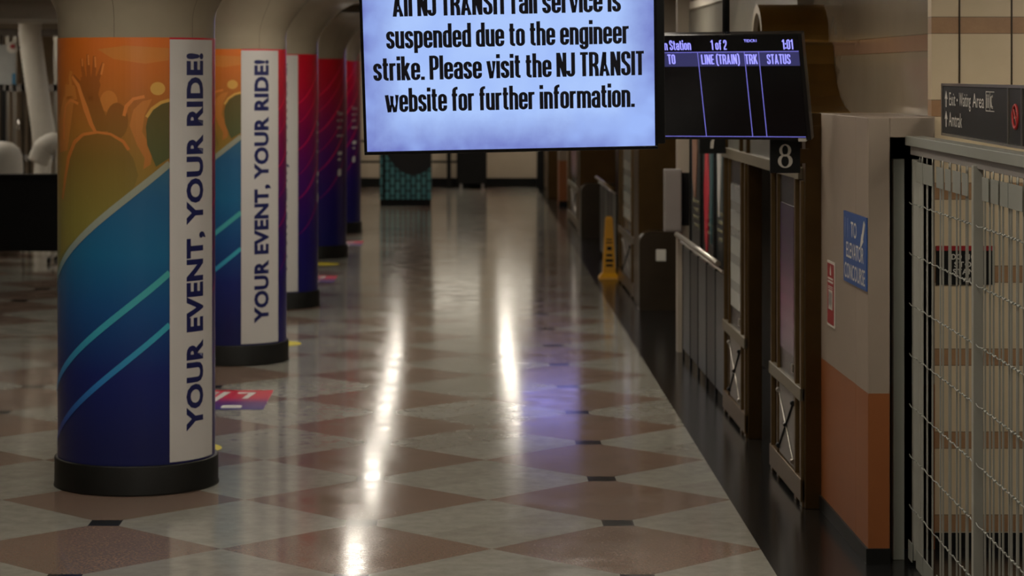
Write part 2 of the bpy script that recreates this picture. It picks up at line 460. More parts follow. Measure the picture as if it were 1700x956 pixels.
# ---------------------------------------------------------------- columns
RW = .503
def bend_join(mb, b, r, mi=0, step=math.radians(4)):
    """flat mesh in (angle, height) -> wrapped on a cylinder of radius r"""
    xs = [v.co.x for v in b.verts]
    if not xs: return
    a = math.ceil(min(xs)/step)*step
    while a < max(xs):
        geom = b.verts[:]+b.edges[:]+b.faces[:]
        bmesh.ops.bisect_plane(b, geom=geom, plane_co=(a, 0, 0), plane_no=(1, 0, 0), dist=1e-6)
        a += step
    for v in b.verts:
        an, z = v.co.x, v.co.y
        v.co = Vector((r*math.sin(an), -r*math.cos(an), z))
    mb.mi = mi; mb.join(b); mb.mi = 0
def poly_bm(pts):
    b = bmesh.new(); f = b.faces.new([b.verts.new((x, y, 0)) for x, y in pts])
    bmesh.ops.triangulate(b, faces=[f]); return b
def ribbon_bm(pts, wdt):
    """stroke in art space; width may taper; x is angle so scale by radius"""
    b = bmesh.new(); n = len(pts); ws = wdt if isinstance(wdt, list) else [wdt]*n
    P = [Vector((x*RW, y)) for x, y in pts]; A = []; B = []
    for i in range(n):
        d = (P[min(i+1, n-1)]-P[max(i-1, 0)]).normalized(); m = Vector((-d.y, d.x))
        p, q = P[i]+m*ws[i]/2, P[i]-m*ws[i]/2
        A.append(b.verts.new((p.x/RW, p.y, 0))); B.append(b.verts.new((q.x/RW, q.y, 0)))
    for i in range(n-1): b.faces.new((B[i], B[i+1], A[i+1], A[i]))
    return b
def art(px, py):
    """drawing units of the printed picture -> (angle left of the white band, height)"""
    s = max(-.9999, min(.9999, (px-227.5)/130.))
    return (math.asin(s)-math.radians(23.8), 2.62-(py-125)*14.68/3887)
def zmat(name, stops, rough=.3, xmix=None):
    q = NT(name); X, Y, Z = q.xyz(q.obj())
    c = q.ramp(q.maprange(Z, 0, 3), [(p/3, lin(c)) for p, c in stops])
    return q.fin(c, rough)
WRAP_STOPS = dict(
 blue=[(.3, (18, 26, 82)), (.75, (22, 36, 104)), (1.15, (24, 76, 132)), (1.5, (28, 100, 142)), (1.85, (38, 92, 132)), (2.1, (56, 100, 122))],
 orange=[(1.3, (106, 116, 76)), (1.75, (128, 118, 56)), (2.1, (146, 110, 46)), (2.45, (174, 104, 42)), (2.85, (216, 112, 36))],
 red=[(.3, (22, 22, 92)), (.9, (34, 20, 96)), (1.5, (72, 16, 92)), (2.0, (120, 10, 72)), (2.5, (176, 8, 44)), (2.85, (206, 12, 40))])
M_WBLUE = zmat('blue wrap print', WRAP_STOPS['blue']); M_WORANGE = zmat('orange wrap print', WRAP_STOPS['orange']); M_WRED = zmat('red wrap print', WRAP_STOPS['red'])
M_SW1 = zmat('grey swoosh', [(1.3, (110, 150, 160)), (1.6, (140, 150, 140)), (2.2, (150, 150, 130))])
M_SW2 = zmat('teal swoosh', [(.4, (30, 60, 150)), (.7, (50, 130, 200)), (1.0, (60, 165, 190)), (1.5, (80, 170, 160))])
M_SILH = zmat('crowd silhouette', [(1.7, (128, 118, 56)), (2.1, (124, 98, 44)), (2.5, (150, 88, 36)), (2.8, (176, 92, 34))])
M_RIM = zmat('crowd rim light', [(1.7, (160, 106, 48)), (2.1, (190, 112, 50)), (2.6, (222, 136, 66))])
M_SKIN = zmat('crowd highlight', [(1.7, (160, 116, 56)), (2.1, (176, 112, 52)), (2.6, (206, 128, 56))])
M_GLOWP = zmat('pale stage light', [(1, (206, 170, 86)), (3, (212, 158, 76))])
M_DKSEAT = zmat('dark seat back', [(1.7, (70, 96, 72)), (2.0, (80, 90, 56)), (2.4, (96, 84, 44))])
M_STREAK = zmat('pink streak', [(.8, (110, 20, 110)), (1.5, (170, 24, 92)), (2.4, (225, 30, 70))])

def make_column():
    root = thing('poster_column', (0, 0, 0), '', 'column')
    prof = [(.49, .15), (.49, 2.70), (.5, 2.80), (.502, 2.98), (.515, 3.04), (.545, 3.10), (.585, 3.16), (.63, 3.215), (.69, 3.29), (.80, 3.38), (.95, 3.45), (1.2, 3.50)]
    c = MB().lathe(prof, n=96).build('shaft_with_flared_capital', M_CAPITAL, root)
    b = MB()
    for k in range(6):
        a = k*PI/3+.35
        for i in range(2, len(prof)-1):
            (r0, z0), (r1, z1) = prof[i], prof[i+1]
            d = .0025
            b.faces([((r0+.0015)*math.sin(a-d), -(r0+.0015)*math.cos(a-d), z0), ((r0+.0015)*math.sin(a+d), -(r0+.0015)*math.cos(a+d), z0),
                     ((r1+.0015)*math.sin(a+d), -(r1+.0015)*math.cos(a+d), z1), ((r1+.0015)*math.sin(a-d), -(r1+.0015)*math.cos(a-d), z1)], [(0, 1, 2, 3)])
    b.build('stone_joints', M_DARKBRONZE, c)
    MB().lathe([(.49, 0), (.528, 0), (.527, .012), (.5235, .02), (.5235, .178), (.519, .186), (.49, .186)], n=96).build('base_ring', M_RUBBER, root)
    # printed wrap: blue/orange picture from -150 deg to 0, red part from 46 deg to 210
    z0, z1 = .186, 2.857
    mb = MB()
    rad = math.radians
    mb.lathe([(RW, z0), (RW, z1)], n=80, a0=rad(-150), a1=0)
    mb.mi = 2; mb.lathe([(RW, z0), (RW, z1)], n=80, a0=0, a1=rad(210)); mb.mi = 0
    # orange field above the grey swoosh
    a, c2 = art(280, 270), art(100, 460)
    sl = (a[1]-c2[1])/(a[0]-c2[0])
    lin_at = lambda ang, p: p[1]+sl*(ang-p[0])
    bend_join(mb, poly_bm([(0, z1), (rad(-150), z1), (rad(-150), lin_at(rad(-150), a)), (0, a[1])]), RW+.0006, 1)
    A = lambda pts: [art(*p) for p in pts]
    def shape(pts, mi, lay): bend_join(mb, poly_bm(A(pts)), RW+.0006+.0004*lay, mi)
    def stroke(pts, wd, mi, lay): bend_join(mb, ribbon_bm(A(pts), wd), RW+.0006+.0004*lay, mi)
    def blob(cx, cy, rx, ry, mi, lay, n=20): shape([(cx+rx*math.cos(2*PI*i/n), cy+ry*math.sin(2*PI*i/n)) for i in range(n)], mi, lay)
    def hand(fingers, palm, arm, mi, lay):
        shape(palm, mi, lay)
        for f, wd in fingers: stroke(f, wd, mi, lay)
        shape(arm, mi, lay)
    # stage haze and lamps
    shape([(165, 82), (210, 76), (279, 80), (279, 100), (240, 106), (190, 98)], 7, 1)
    blob(261, 147, 12, 11, 8, 2); blob(266, 205, 5, 12, 7, 2)
    # left raised hand, big centre hand
    hand([([(122, 150), (120, 128), (122, 118)], .03)], [(112, 140), (128, 142), (132, 165), (112, 168)], [(110, 160), (128, 160), (116, 250), (103, 255), (101, 200)], 7, 2)
    hand([([(140, 142), (131, 132), (126, 125)], [.03, .026, .018]), ([(144, 132), (141, 112), (139, 97)], [.032, .028, .018]), ([(151, 130), (150, 106), (149, 90)], [.032, .028, .018]),
          ([(158, 131), (160, 110), (160, 93)], [.032, .028, .018]), ([(163, 138), (169, 120), (174, 104)], [.03, .026, .018])],
         [(138, 128), (165, 126), (170, 140), (166, 158), (158, 168), (144, 166), (137, 150)], [(144, 160), (166, 156), (176, 186), (190, 216), (160, 219), (148, 190)], 5, 4)
    stroke([(124, 127), (134, 142), (139, 158), (146, 180), (155, 206), (162, 219)], [.02, .03, .03, .04, .03, .02], 6, 5)
    stroke([(141, 110), (140, 97)], .012, 6, 5); stroke([(151, 108), (150, 91)], .012, 6, 5); stroke([(162, 112), (161, 94)], .012, 6, 5); stroke([(171, 124), (175, 105)], .014, 6, 5)
    # heads and shoulders
    blob(183, 168, 14, 18, 7, 2); blob(196, 200, 18, 30, 5, 3)
    shape([(108, 330), (112, 280), (120, 245), (132, 226), (150, 220), (172, 221), (192, 226), (208, 240), (222, 262), (230, 290), (215, 330), (150, 380), (104, 430)], 5, 5)
    stroke([(108, 332), (112, 300), (118, 262), (128, 236), (142, 223)], [.03, .035, .035, .03, .02], 6, 6)
    stroke([(142, 223), (165, 219), (186, 222), (206, 234), (215, 248)], [.02, .016, .016, .02, .02], 6, 6)
    stroke([(110, 232), (110, 200), (113, 176), (121, 166), (134, 172)], [.03, .03, .025, .02, .018], 6, 3)
    shape([(216, 208), (222, 182), (236, 168), (252, 164), (240, 190), (236, 218), (252, 248), (250, 272), (238, 280), (240, 262), (228, 240)], 7, 4)
    stroke([(207, 192), (211, 176), (222, 164), (240, 160)], [.02, .025, .02, .02], 6, 4)
    shape([(247, 186), (258, 174), (279.5, 166), (279.5, 262), (258, 276), (244, 240), (242, 210)], 9, 5)
    stroke([(243, 194), (252, 180), (266, 170), (279.5, 166)], .02, 8, 6)
    # the three swooshes
    def sw(p, q, wd, mi, lay):
        p, q = art(*p), art(*q)
        s = (p[1]-q[1])/(p[0]-q[0]); e = rad(-150)
        bend_join(mb, ribbon_bm([(0, p[1]), (e, p[1]+s*e)], wd), RW+.0006+.0004*lay, mi)
    sw((280, 271), (100, 460), .042, 3, 7); sw((280, 452), (100, 642), .040, 4, 7); sw((280, 538), (100, 732), .036, 4, 7)
    # streaks of light on the red side
    for k, (zz, wd) in enumerate(((.95, .02), (1.35, .03), (1.62, .014), (1.9, .03), (2.2, .018), (2.42, .03))):
        bend_join(mb, ribbon_bm([(rad(46+i*6), zz-.12+.9*(i/14)**1.35) for i in range(15)], [wd*(.3+.7*math.sin(PI*i/14)) for i in range(15)]), RW+.0012, 10)
    mb.build('poster_wrap', [M_WBLUE, M_WORANGE, M_WRED, M_SW1, M_SW2, M_SILH, M_RIM, M_SKIN, M_GLOWP, M_DKSEAT, M_STREAK], root)
    b = MB(); b.lathe([(RW+.0042, z0+.012), (RW+.0042, z1-.012)], n=24, a0=0, a1=rad(46.6))
    band = b.build('white_band', M_WHITE, root)
    t = cap_text('YOUR EVENT, YOUR RIDE!', .381, 2.76, 0, .153, embolden=.042, space=1.05)
    # text x runs up the column, letter tops towards the picture
    for v in t.verts: v.co = Vector((rad(30.4)-v.co.y/RW, v.co.x, 0))
    b = MB(); bend_join(b, t, RW+.0055)
    b.build('lettering', M_NAVY, root)
    # small white copy far round the red side
    b = MB()
    for k, (txt, zz, hh, ln) in enumerate((('Take', 2.05, .055, .15), ('us to', 1.96, .04, .15), ('your', 1.86, .04, .12), ('event', 1.74, .045, .17))):
        t = cap_text(txt, 0, ln, 0, hh, embolden=.02)
        for v in t.verts: v.co = Vector((rad(86)+v.co.x/RW, zz+v.co.y, 0))
        bend_join(b, t, RW+.0042)
    for zz, hh, aw in ((1.18, .10, 9), (1.48, .05, 12), (1.40, .03, 8)):
        bend_join(b, poly_bm([(rad(88), zz), (rad(88+aw*.8), zz), (rad(88+aw), zz+hh*.3), (rad(88+aw), zz+hh), (rad(88+aw*.25), zz+hh), (rad(88), zz+hh*.7)]), RW+.0042)
    b.build('small_print', M_WHITE, root)
    return root
col0 = make_column()
for i, (y, az, lab) in enumerate((
    (15.08, 31.5, 'nearest wrapped column, crowd picture and full slogan on white stripe facing the camera'),
    (21.58, 14.9, 'second wrapped column from the camera, slogan stripe centred beside a sliver of crowd picture'),
    (26.66, -10.1, 'third wrapped column from the camera, blank white stripe edge beside red purple print'),
    (33.83, -37, 'fourth wrapped column from the camera, all red to purple print with small white text'),
    (39.1, -40, 'farthest wrapped column, red and navy, next to the left edge of the bright screen'))):
    c = col0 if i == 0 else copy_tree(col0)
    c.location = (-2.033, y, 0); c.rotation_euler = (0, 0, math.radians(az))
    tag(c, lab, 'column', 'columns wrapped in an event poster')

# ---------------------------------------------------------------- ceiling lamps
def make_lamp():
    r = thing('ceiling_light', (0, 0, CEIL), '', 'ceiling light')
    b = MB(); z1 = 0; z0 = -.045
    for x0, x1, y0, y1 in ((-.15, -.11, -.64, .64), (.11, .15, -.64, .64), (-.11, .11, -.64, -.6), (-.11, .11, .6, .64)):
        b.box(x0, x1, y0, y1, z0, z1)
    LOCAL.add(r.name)
    b.build('frame', M_STEEL, r)
    MB().box(-.11, .11, -.6, .6, -.03, -.012).build('diffuser', M_LAMP, r)
    return r
spots = [(-1.24, y) for y in (2.5, 6.5, 9., 11.5, 17.5, 20., 24., 29.8, 36.2, 42.2, 47.5)]+[(1.2, y) for y in (2.5, 6.5, 9., 11.5, 17.5, 20., 24., 42.0, 47.4, 51.5)]+[(-5.6, 8.), (-5.6, 19.), (-4., 13.), (4.4, 10.5), (3.5, 11.3), (-2.03, 12.9), (-2.03, 18.3), (-2.03, 24.1), (-2.03, 30.2), (-2.03, 36.4), (1.2, 14.2), (1.2, 20.8), (1.9, 23.5), (-3.6, 24.5), (-3.6, 31.), (-3.6, 36.8), (-3.6, 43.), (-3.6, 49.5), (-1.24, 52.8), (-5.5, 53.), (1.2, 53.7), (-7.7, 36.5), (-9.2, 36.5), (-7.5, 34.4), (-8.8, 38.5)]  # hall rows plus unseen lamps added to brighten columns, passage, walls and far end
lamp0 = make_lamp()
for i, (x, y) in enumerate(spots):
    l = lamp0 if i == 0 else copy_tree(lamp0)
    zc = CEIL
    for yb in (15.1, 21.6, 26.7, 33.8, 39.1, 45.5):
        if abs(y-yb) < 1.2 and x < 2.6: zc = 3.50
    l.location = (x, y, zc)
    tag(l, 'recessed rectangular fluorescent ceiling light over the concourse, one of a set partly added unseen for brightness', 'ceiling light', 'fluorescent ceiling lights')

# ---------------------------------------------------------------- the big television
M = frame(.2464, 9.8448, 2.3116, -.0189, .19255, -.02269)
tv = thing('television', None, 'large hanging television with black strike notice lettering on bright blue-white screen', 'television', M=M)
def screen_mat():
    q = NT('bright pale blue screen'); o = q.obj(); X, Y, Z = q.xyz(o)
    edge = q.math('MINIMUM', q.math('MINIMUM', q.math('SUBTRACT', .605, X), q.math('ADD', .605, X)), q.math('MULTIPLY', Z, 1.0))
    nz = q.noise(9, 4, o, .6)
    e = q.maprange(q.math('ADD', edge, q.math('MULTIPLY', q.math('SUBTRACT', nz, .5), .10)), -.02, .16)
    c = q.mix(e, lin((104, 112, 190)), lin((170, 198, 252)))
    c = q.mix(q.maprange(q.noise(3, 3, o), .45, .7), c, lin((156, 184, 248)))
    q.fin((.01, .01, .01), .25); q.put(q.b.inputs['Emission Color'], c); q.b.inputs['Emission Strength'].default_value = 1.0
    return q.m
MB().box(-.605, .605, .0, .012, 0, .681).build('screen', screen_mat(), tv)
b = MB()
b.box(-.617, .617, -.004, .045, -.014, 0, .002); b.box(-.617, .617, -.004, .045, .681, .695, .002)
b.box(-.617, -.605, -.004, .045, 0, .681); b.box(.605, .617, -.004, .045, 0, .681)
b.box(-.617, .617, .012, .045, 0, .681)
b.build('bezel', M_BLACKGLOSS, tv)
MB().box(-.58, .652, .046, .13, -.004, .70, .006).build('rear_housing', M_BLACK, tv)
CAPH = .1025
M_SCTXT = mat('black screen text', (.004, .004, .012), .5)
def notice(*a):
    b = MB(); stroke_text(b, *a); b.build('notice_line', M_SCTXT, tv)
notice('All NJ TRANSIT rail service is', -.478, .468, .5735, CAPH, -.0008)
notice('suspended due to the engineer', -.5092, .501, .4382, CAPH, -.0008)
notice('strike. Please visit the NJ TRANSIT', -.5676, .562, .3030, CAPH, -.0008)
notice('website for further information.', -.5217, .5209, .1676, CAPH, -.0008)
MB().tube([(0, .09, .69), (0, .09+.2, 1.25)], .022).build('hanging_pole', M_BLACK, tv)

# ---------------------------------------------------------------- departure board
M = frame(1.7922*.9, 15.6166*.9, H+(2.19025-H)*.9, -.43612, .30098, -.00553) @ Matrix.Scale(.9, 4)
bd = thing('departure_board', None, 'black hanging departure board with empty columns headed line, track and status', 'screen', M=M)
b = MB(); b.box(-.62, .62, .001, .07, 0, .73, .004); b.build('housing', M_BLACKGLOSS, bd)
MB().box(-.60, .593, -.002, .001, .02, .715).build('screen', mat('near black screen', (.003, .003, .005), .12, spec=.25), bd)
MB().box(-.60, .5925, -.0035, -.0021, .513, .6105).build('header_bar', M_HEAD, bd)
for x in (-.0985, .2237, .3214): MB().box(x-.0022, x+.0022, -.0045, -.0036, .024, .611).build('column_rule', M_LINE, bd)
b = MB(); b.box(-.60, .586, -.0045, -.0036, .0225, .0265)
b.build('bottom_rule', M_LINE, bd)
MB().box(-.60, .5925, -.0045, -.0036, .609, .6135).build('top_rule', M_LINE, bd)
t = dict(wx=.115, wy=.10)
def board_word(*a):
    b = MB(); stroke_text(b, *a, **t); b.build('lettering', M_TXT, bd)
board_word('Penn Station', -.405, -.1391, .628, .067, -.0046)
board_word('1 of 2', -.0012, .1096, .627, .067, -.0046)
board_word('1:01', .4857, .5594, .625, .067, -.0046)
board_word('TO', -.3118, -.2586, .531, .067, -.0046)
board_word('LINE (TRAIN)', -.0774, .1878, .528, .067, -.0046)
board_word('TRK', .2254, .3093, .527, .067, -.0046)
board_word('STATUS', .3736, .5334, .526, .067, -.0046)
b = MB(); wall_text(b, cap_text('TIDCR1', .229, .315, .678, .018, embolden=.01), -.0046)
b.build('lettering', M_TXT, bd)
MB().box(.534, .586, -.004, .03, -.007, .014).build('sensor_tag', M_SIGNWHITE, bd)
iv = M.inverted()
P = lambda x, y, z: tuple(iv @ Vector((x, y, z)))
pole_x, pole_y = 1.628, 13.93
MB().tube([P(pole_x, pole_y, 2.84), P(pole_x, pole_y, 3.62)], .024, 14).build('hanging_pole', M_BLACK, bd)

# a second lit television farther down the hall (seen as a blue reflection in the floor)
s2 = thing('hall_television', (1.75, 40, 2.68), 'distant lit blue television high over the hall, mirrored as a purple patch in the floor', 'television')
MB().box(1.14, 2.36, 40.0, 40.06, 2.66, 3.38, .005).build('bezel', M_BLACKGLOSS, s2)
MB().box(1.17, 2.33, 39.992, 40.0, 2.69, 3.35).build('screen', emat('blue screen far', (.29, .28, .80), 2.0), s2)
MB().tube([(1.75, 40.03, 3.38), (1.75, 40.03, CEIL)], .025).build('hanging_pole', M_BLACK, s2)

# ---------------------------------------------------------------- elevator pier signs
M = frame(2.2265, 13.28, 1.46, -PI/2)
sg = thing('elevator_sign', None, 'blue wall sign pointing to elevator concourse on the beige pier', 'sign', M=M)
MB().box(0, .725, -.008, 0, 0, .395).build('plate', M_BLUE, sg)
b = MB()
wall_text(b, cap_text('TO', .25, .43, .262, .085, embolden=.006), -.009)
wall_text(b, cap_text('ELEVATOR', .10, .65, .142, .085, embolden=.006), -.009)
wall_text(b, cap_text('CONCOURSE', .04, .69, .024, .085, embolden=.006), -.009)
b.build('lettering', M_SIGNWHITE, sg)
b = MB(); b.prism([(.55, .235), (.59, .30), (.595, .29), (.66, .375), (.70, .355), (.635, .27), (.645, .26), (.56, .22)], lambda u, v, d: (u, d, v), -.0095, -.0085)
b.build('arrow', M_SIGNWHITE, sg)
for cx in (.06, .15):
    b = MB(); b.box(cx-.012, cx+.012, -.0095, -.0085, .29, .335); b.box(cx-.012, cx-.003, -.0095, -.0085, .25, .29); b.box(cx+.003, cx+.012, -.0095, -.0085, .25, .29)
    b.box(cx-.009, cx+.009, -.0095, -.0085, .337, .36)
    b.build('person_icon', mat('faint icon blue', (.12, .18, .36), .5), sg)
M = frame(2.2265, 13.87, 1.146, -PI/2)
sg = thing('red_notice', None, 'narrow red upright notice with white border on the pier, left of the blue sign', 'sign', M=M)
MB().box(0, .26, -.006, 0, 0, .382).build('white_plate', M_SIGNWHITE, sg)
MB().box(.012, .248, -.0072, -.006, .014, .368).build('red_field', M_RED, sg)
b = MB(); b.box(.06, .20, -.0085, -.0074, .10, .215)
b.prism([(.11, .30), (.15, .30), (.15, .315), (.138, .345), (.13, .36), (.122, .345), (.11, .315)], lambda u, v, d: (u, d, v), -.0085, -.0074)
for z, h in ((.275, .012), (.256, .012)): b.box(.04, .22, -.0085, -.0074, z, z+h)
for z in (.232, .222): b.box(.05, .21, -.0085, -.0074, z, z+.004)
b.build('white_print', M_SIGNWHITE, sg)
b = MB()
for k in range(7): b.box(.07+k*.018, .078+k*.018, -.0095, -.0087, .11+.01*(k % 3), .205-.008*(k % 2))
b.build('code_marks', M_GREY, sg)

# ---------------------------------------------------------------- folding gate
GY = math.radians(-92.18)
M = frame(2.46, 12.55, 0, GY)
gate = thing('folding_gate', None, 'grey folding steel security gate closed across the passage', 'gate', M=M)
def gs(u): k = (u-751)/3887; return (12.55*k-2.46)/(.9993*k-.038)
leftp = [1526, 1533, 1538, 1549.5, 1560, 1567, 1574.6, 1579.6, 1587, 1595.5, 1603, 1608, 1614]
rightp = [1637, 1642, 1651, 1658, 1667, 1674, 1681, 1687, 1692, 1698]
sl_, sr_ = [round(gs(u), 3) for u in leftp], [round(gs(u), 3) for u in rightp]
s = sr_[-1]
while s < 3.7: s += .11; sr_.append(s)
for i, s in enumerate(sl_+sr_):
    off = -.004 if i % 2 else .004
    b = MB(); b.box(s-.004, s+.004, off-.004, off+.004, .045, 2.16); b.tube([(s, off, 2.155), (s, off, 2.2)], .004, 6); b.build('bar', M_GATE, gate)
b = MB(); b.box(.0, .05, .004, .052, .03, 2.17); b.build('end_channel', M_GATE, gate)
mu = MB().box(1.875, 1.925, -.022, .024, .0, 2.21, .003).build('centre_post', M_GATE, gate)
b = MB(); b.tube([(1.90, -.022, .98), (1.90, -.05, .98)], .016, 14); b.build('lock', M_DARKBRONZE, mu)
b = MB(); b.box(1.885, 1.915, -.03, -.022, .66, .82); b.tube([(1.90, -.03, .745), (1.90, -.075, .745)], .009); b.tube([(1.86, -.075, .745), (1.94, -.075, .745)], .010)
b.build('handle', M_CHROME, mu)
def plates(ss, z0, z1, nm):
    i = 0
    while i < len(ss)-1:
        a, c = ss[i], ss[i+1]
        b = MB(); b.box(a-.02, c+.055 if i+2 < len(ss) else c+.02, -.014, -.010, z0, z1, .001); p = b.build(nm, M_GATEG, gate)
        b = MB()
        for z in (z0+.025, z1-.025): b.tube([(c-.01, -.014, z), (c-.01, -.018, z)], .005, 8)
        b.build('rivets', M_BLACK, p)
        i += 2
plates(sl_, 2.06, 2.165, 'top_plate'); plates(sr_, 2.06, 2.165, 'top_plate')
plates([.0, .05]+sl_, .03, .13, 'foot_plate'); plates(sr_, .03, .13, 'foot_plate')
for z in (1.94, 1.67, 1.40, 1.13, .86, .59, .32):
    for ss in ([.0]+sl_+[1.875], [1.925]+sr_):
        b = MB(); pts = []
        for i in range(len(ss)-1):
            n = 6
            for j in range(n):
                t = j/n
                pts.append((ss[i]+(ss[i+1]-ss[i])*t, -.010-.003*math.sin(PI*t), z+.0018*math.sin(2*PI*t)*(1 if i % 2 else -1)-.005*math.sin(PI*t)))
        pts.append((ss[-1], -.012, z))
        b.tube(pts, .0028, 6)
        for s in ss[1:-1]: b.tube([(s-.014, -.013, z), (s+.014, -.013, z)], .005, 6)
        b.build('link_chain', M_GATEG, gate)
b = MB(); b.box(-.02, 3.9, -.03, .07, 2.245, 2.295, .003); b.build('header_track', M_GATEG, gate)
b = MB(); b.box(.0, 3.9, -.005, .06, 2.195, 2.245, .003); b.build('track_channel', M_DARKBRONZE if False else M_GREY, gate)
b = MB(); b.box(2.384, 2.444, 12.66, 12.72, 0, 2.167, .003); b.build('wall_jamb', M_GATEG)
o = bpy.data.objects['wall_jamb']; tag(o, 'grey green upright steel channel in the dark gap between pier and gate', 'post')

# poster on the passage wall
M = frame(2.685, 12.999, 1.457, 0)
ps = thing('stair_notice', None, 'black notice with red top strip on the marble wall behind the gate', 'sign', M=M)
MB().box(0, .325, -.006, 0, 0, .217).build('plate', M_BLACK, ps)
MB().box(0, .325, -.0075, -.006, .19, .217).build('red_strip', M_RED, ps)
b = MB()
for txt, x0, x1, z in (('DO NOT', .085, .245, .142), ('STOP', .10, .225, .10), ('STAND', .093, .245, .06)):
    wall_text(b, cap_text(txt, x0, x1, z, .03, embolden=.02, space=1.2), -.0078)
wall_text(b, cap_text('AM', .15, .19, .02, .022, embolden=.02), -.0078)
b.build('lettering', M_SIGNWHITE, ps)

# exit sign above the gate
M = frame(2.555, 12.2, 2.32, math.radians(-93.6))
es = thing('exit_sign', None, 'long black overhead sign reading exit and waiting area, above the gate', 'sign', M=M)
b = MB(); b.box(0, 1.968, 0, .06, 0, .245, .003); b.box(1.985, 2.30, 0, .06, 0, .245, .003); b.box(2.318, 3.3, 0, .06, 0, .245, .003)
b.build('black_panels', mat('black sign panel', (.008, .007, .006), .5, spec=.2), es)
b = MB(); b.box(-.015, 3.3, -.006, .062, .245, .258); b.box(-.015, 3.3, -.006, .062, -.012, 0)
for s in (-.008, 1.976, 2.309): b.box(s-.008, s+.008, -.006, .062, -.012, .258)
b.build('metal_frame', M_STEEL, es)
b = MB()
for wd, xa, xb in (('Exit', .235, .44), ('Waiting', .565, .925), ('Area', .985, 1.317)):
    b = MB(); wall_text(b, cap_text(wd, xa, xb, .147, .066), -.001); b.build('lettering', M_SIGNWHITE, es)
b = MB()
b.box(.485, .51, -.0012, -.0004, .17, .182)
b.build('lettering', M_SIGNWHITE, es)
b = MB(); wall_text(b, cap_text('Amtrak', .222, .655, .041, .07), -.001)
b.build('lettering', M_SIGNWHITE, es)
b = MB()
for z in (.137, .034):
    b.prism([(.115, z), (.14, z), (.14, z+.045), (.175, z+.04), (.128, z+.082), (.08, z+.04), (.115, z+.045)], lambda u, v, d: (u, d, v), -.0016, -.0005)
b.build('arrows', M_SIGNWHITE, es)
b = MB()
b.box(1.37, 1.60, -.0012, -.0004, .222, .226); b.box(1.37, 1.60, -.0012, -.0004, .134, .138); b.box(1.37, 1.376, -.0012, -.0004, .134, .226); b.box(1.48, 1.486, -.0012, -.0004, .134, .226)
for s in (1.40, 1.445): b.box(s-.009, s+.009, -.0012, -.0004, .15, .198); b.box(s-.007, s+.007, -.0012, -.0004, .2, .212)
b.tube([(1.56, -.001, .205), (1.535, -.001, .2), (1.525, -.001, .18), (1.53, -.001, .158), (1.56, -.001, .152)], .006, 6)
b.build('restroom_icons', M_SIGNWHITE, es)
b = MB(); n = 28; b.tube([(2.15+.062*math.cos(2*PI*i/n), -.002, .122+.05*math.sin(2*PI*i/n)) for i in range(n)], .007, 8, closed=True)
b.tube([(2.106, -.002, .157), (2.194, -.002, .087)], .004, 8)
b.build('no_smoking_ring', mat('red ring', (.42, .02, .02), .5), es)
b = MB(); b.box(2.11, 2.19, -.0012, -.0004, .113, .122); b.tube([(2.19, -.001, .127), (2.19, -.001, .137), (2.17, -.001, .145), (2.175, -.001, .155)], .003, 6)
b.build('cigarette_icon', M_SIGNWHITE, es)
b = MB(); b.tube([(-.05, .03, .01), (-.2, .12, .24)], .006, 6); b.tube([(-.2, .03, .01), (-.05, .12, .24)], .006, 6); b.box(-.24, -.02, .09, .11, 0, .245)
b.build('end_bracket', M_DARKBRONZE, es)

# ---------------------------------------------------------------- bronze door units along the right
XD = 2.12
M_GLASSDK = mat('dark door leaf', (.020, .020, .021), .25, var=.2)
def pane_mat(name, cols, scale):  # reflections in the door glass, painted as a striped colour gradient
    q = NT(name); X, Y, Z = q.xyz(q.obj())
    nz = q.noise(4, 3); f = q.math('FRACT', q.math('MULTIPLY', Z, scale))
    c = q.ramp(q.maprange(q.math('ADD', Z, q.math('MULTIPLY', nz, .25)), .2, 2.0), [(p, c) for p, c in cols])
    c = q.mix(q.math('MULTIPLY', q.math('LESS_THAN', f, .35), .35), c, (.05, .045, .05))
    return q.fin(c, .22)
M_PANE8 = pane_mat('purple painted reflection', [(0, (.10, .06, .10)), (.25, (.20, .10, .17)), (.42, (.16, .13, .20)), (.6, (.26, .10, .18)), (.8, (.05, .02, .07)), (1, (.03, .02, .05))], 9)
M_PANE7 = pane_mat('pale painted reflection', [(0, (.25, .26, .24)), (.4, (.42, .43, .39)), (.7, (.36, .37, .34)), (1, (.2, .2, .2))], 5)
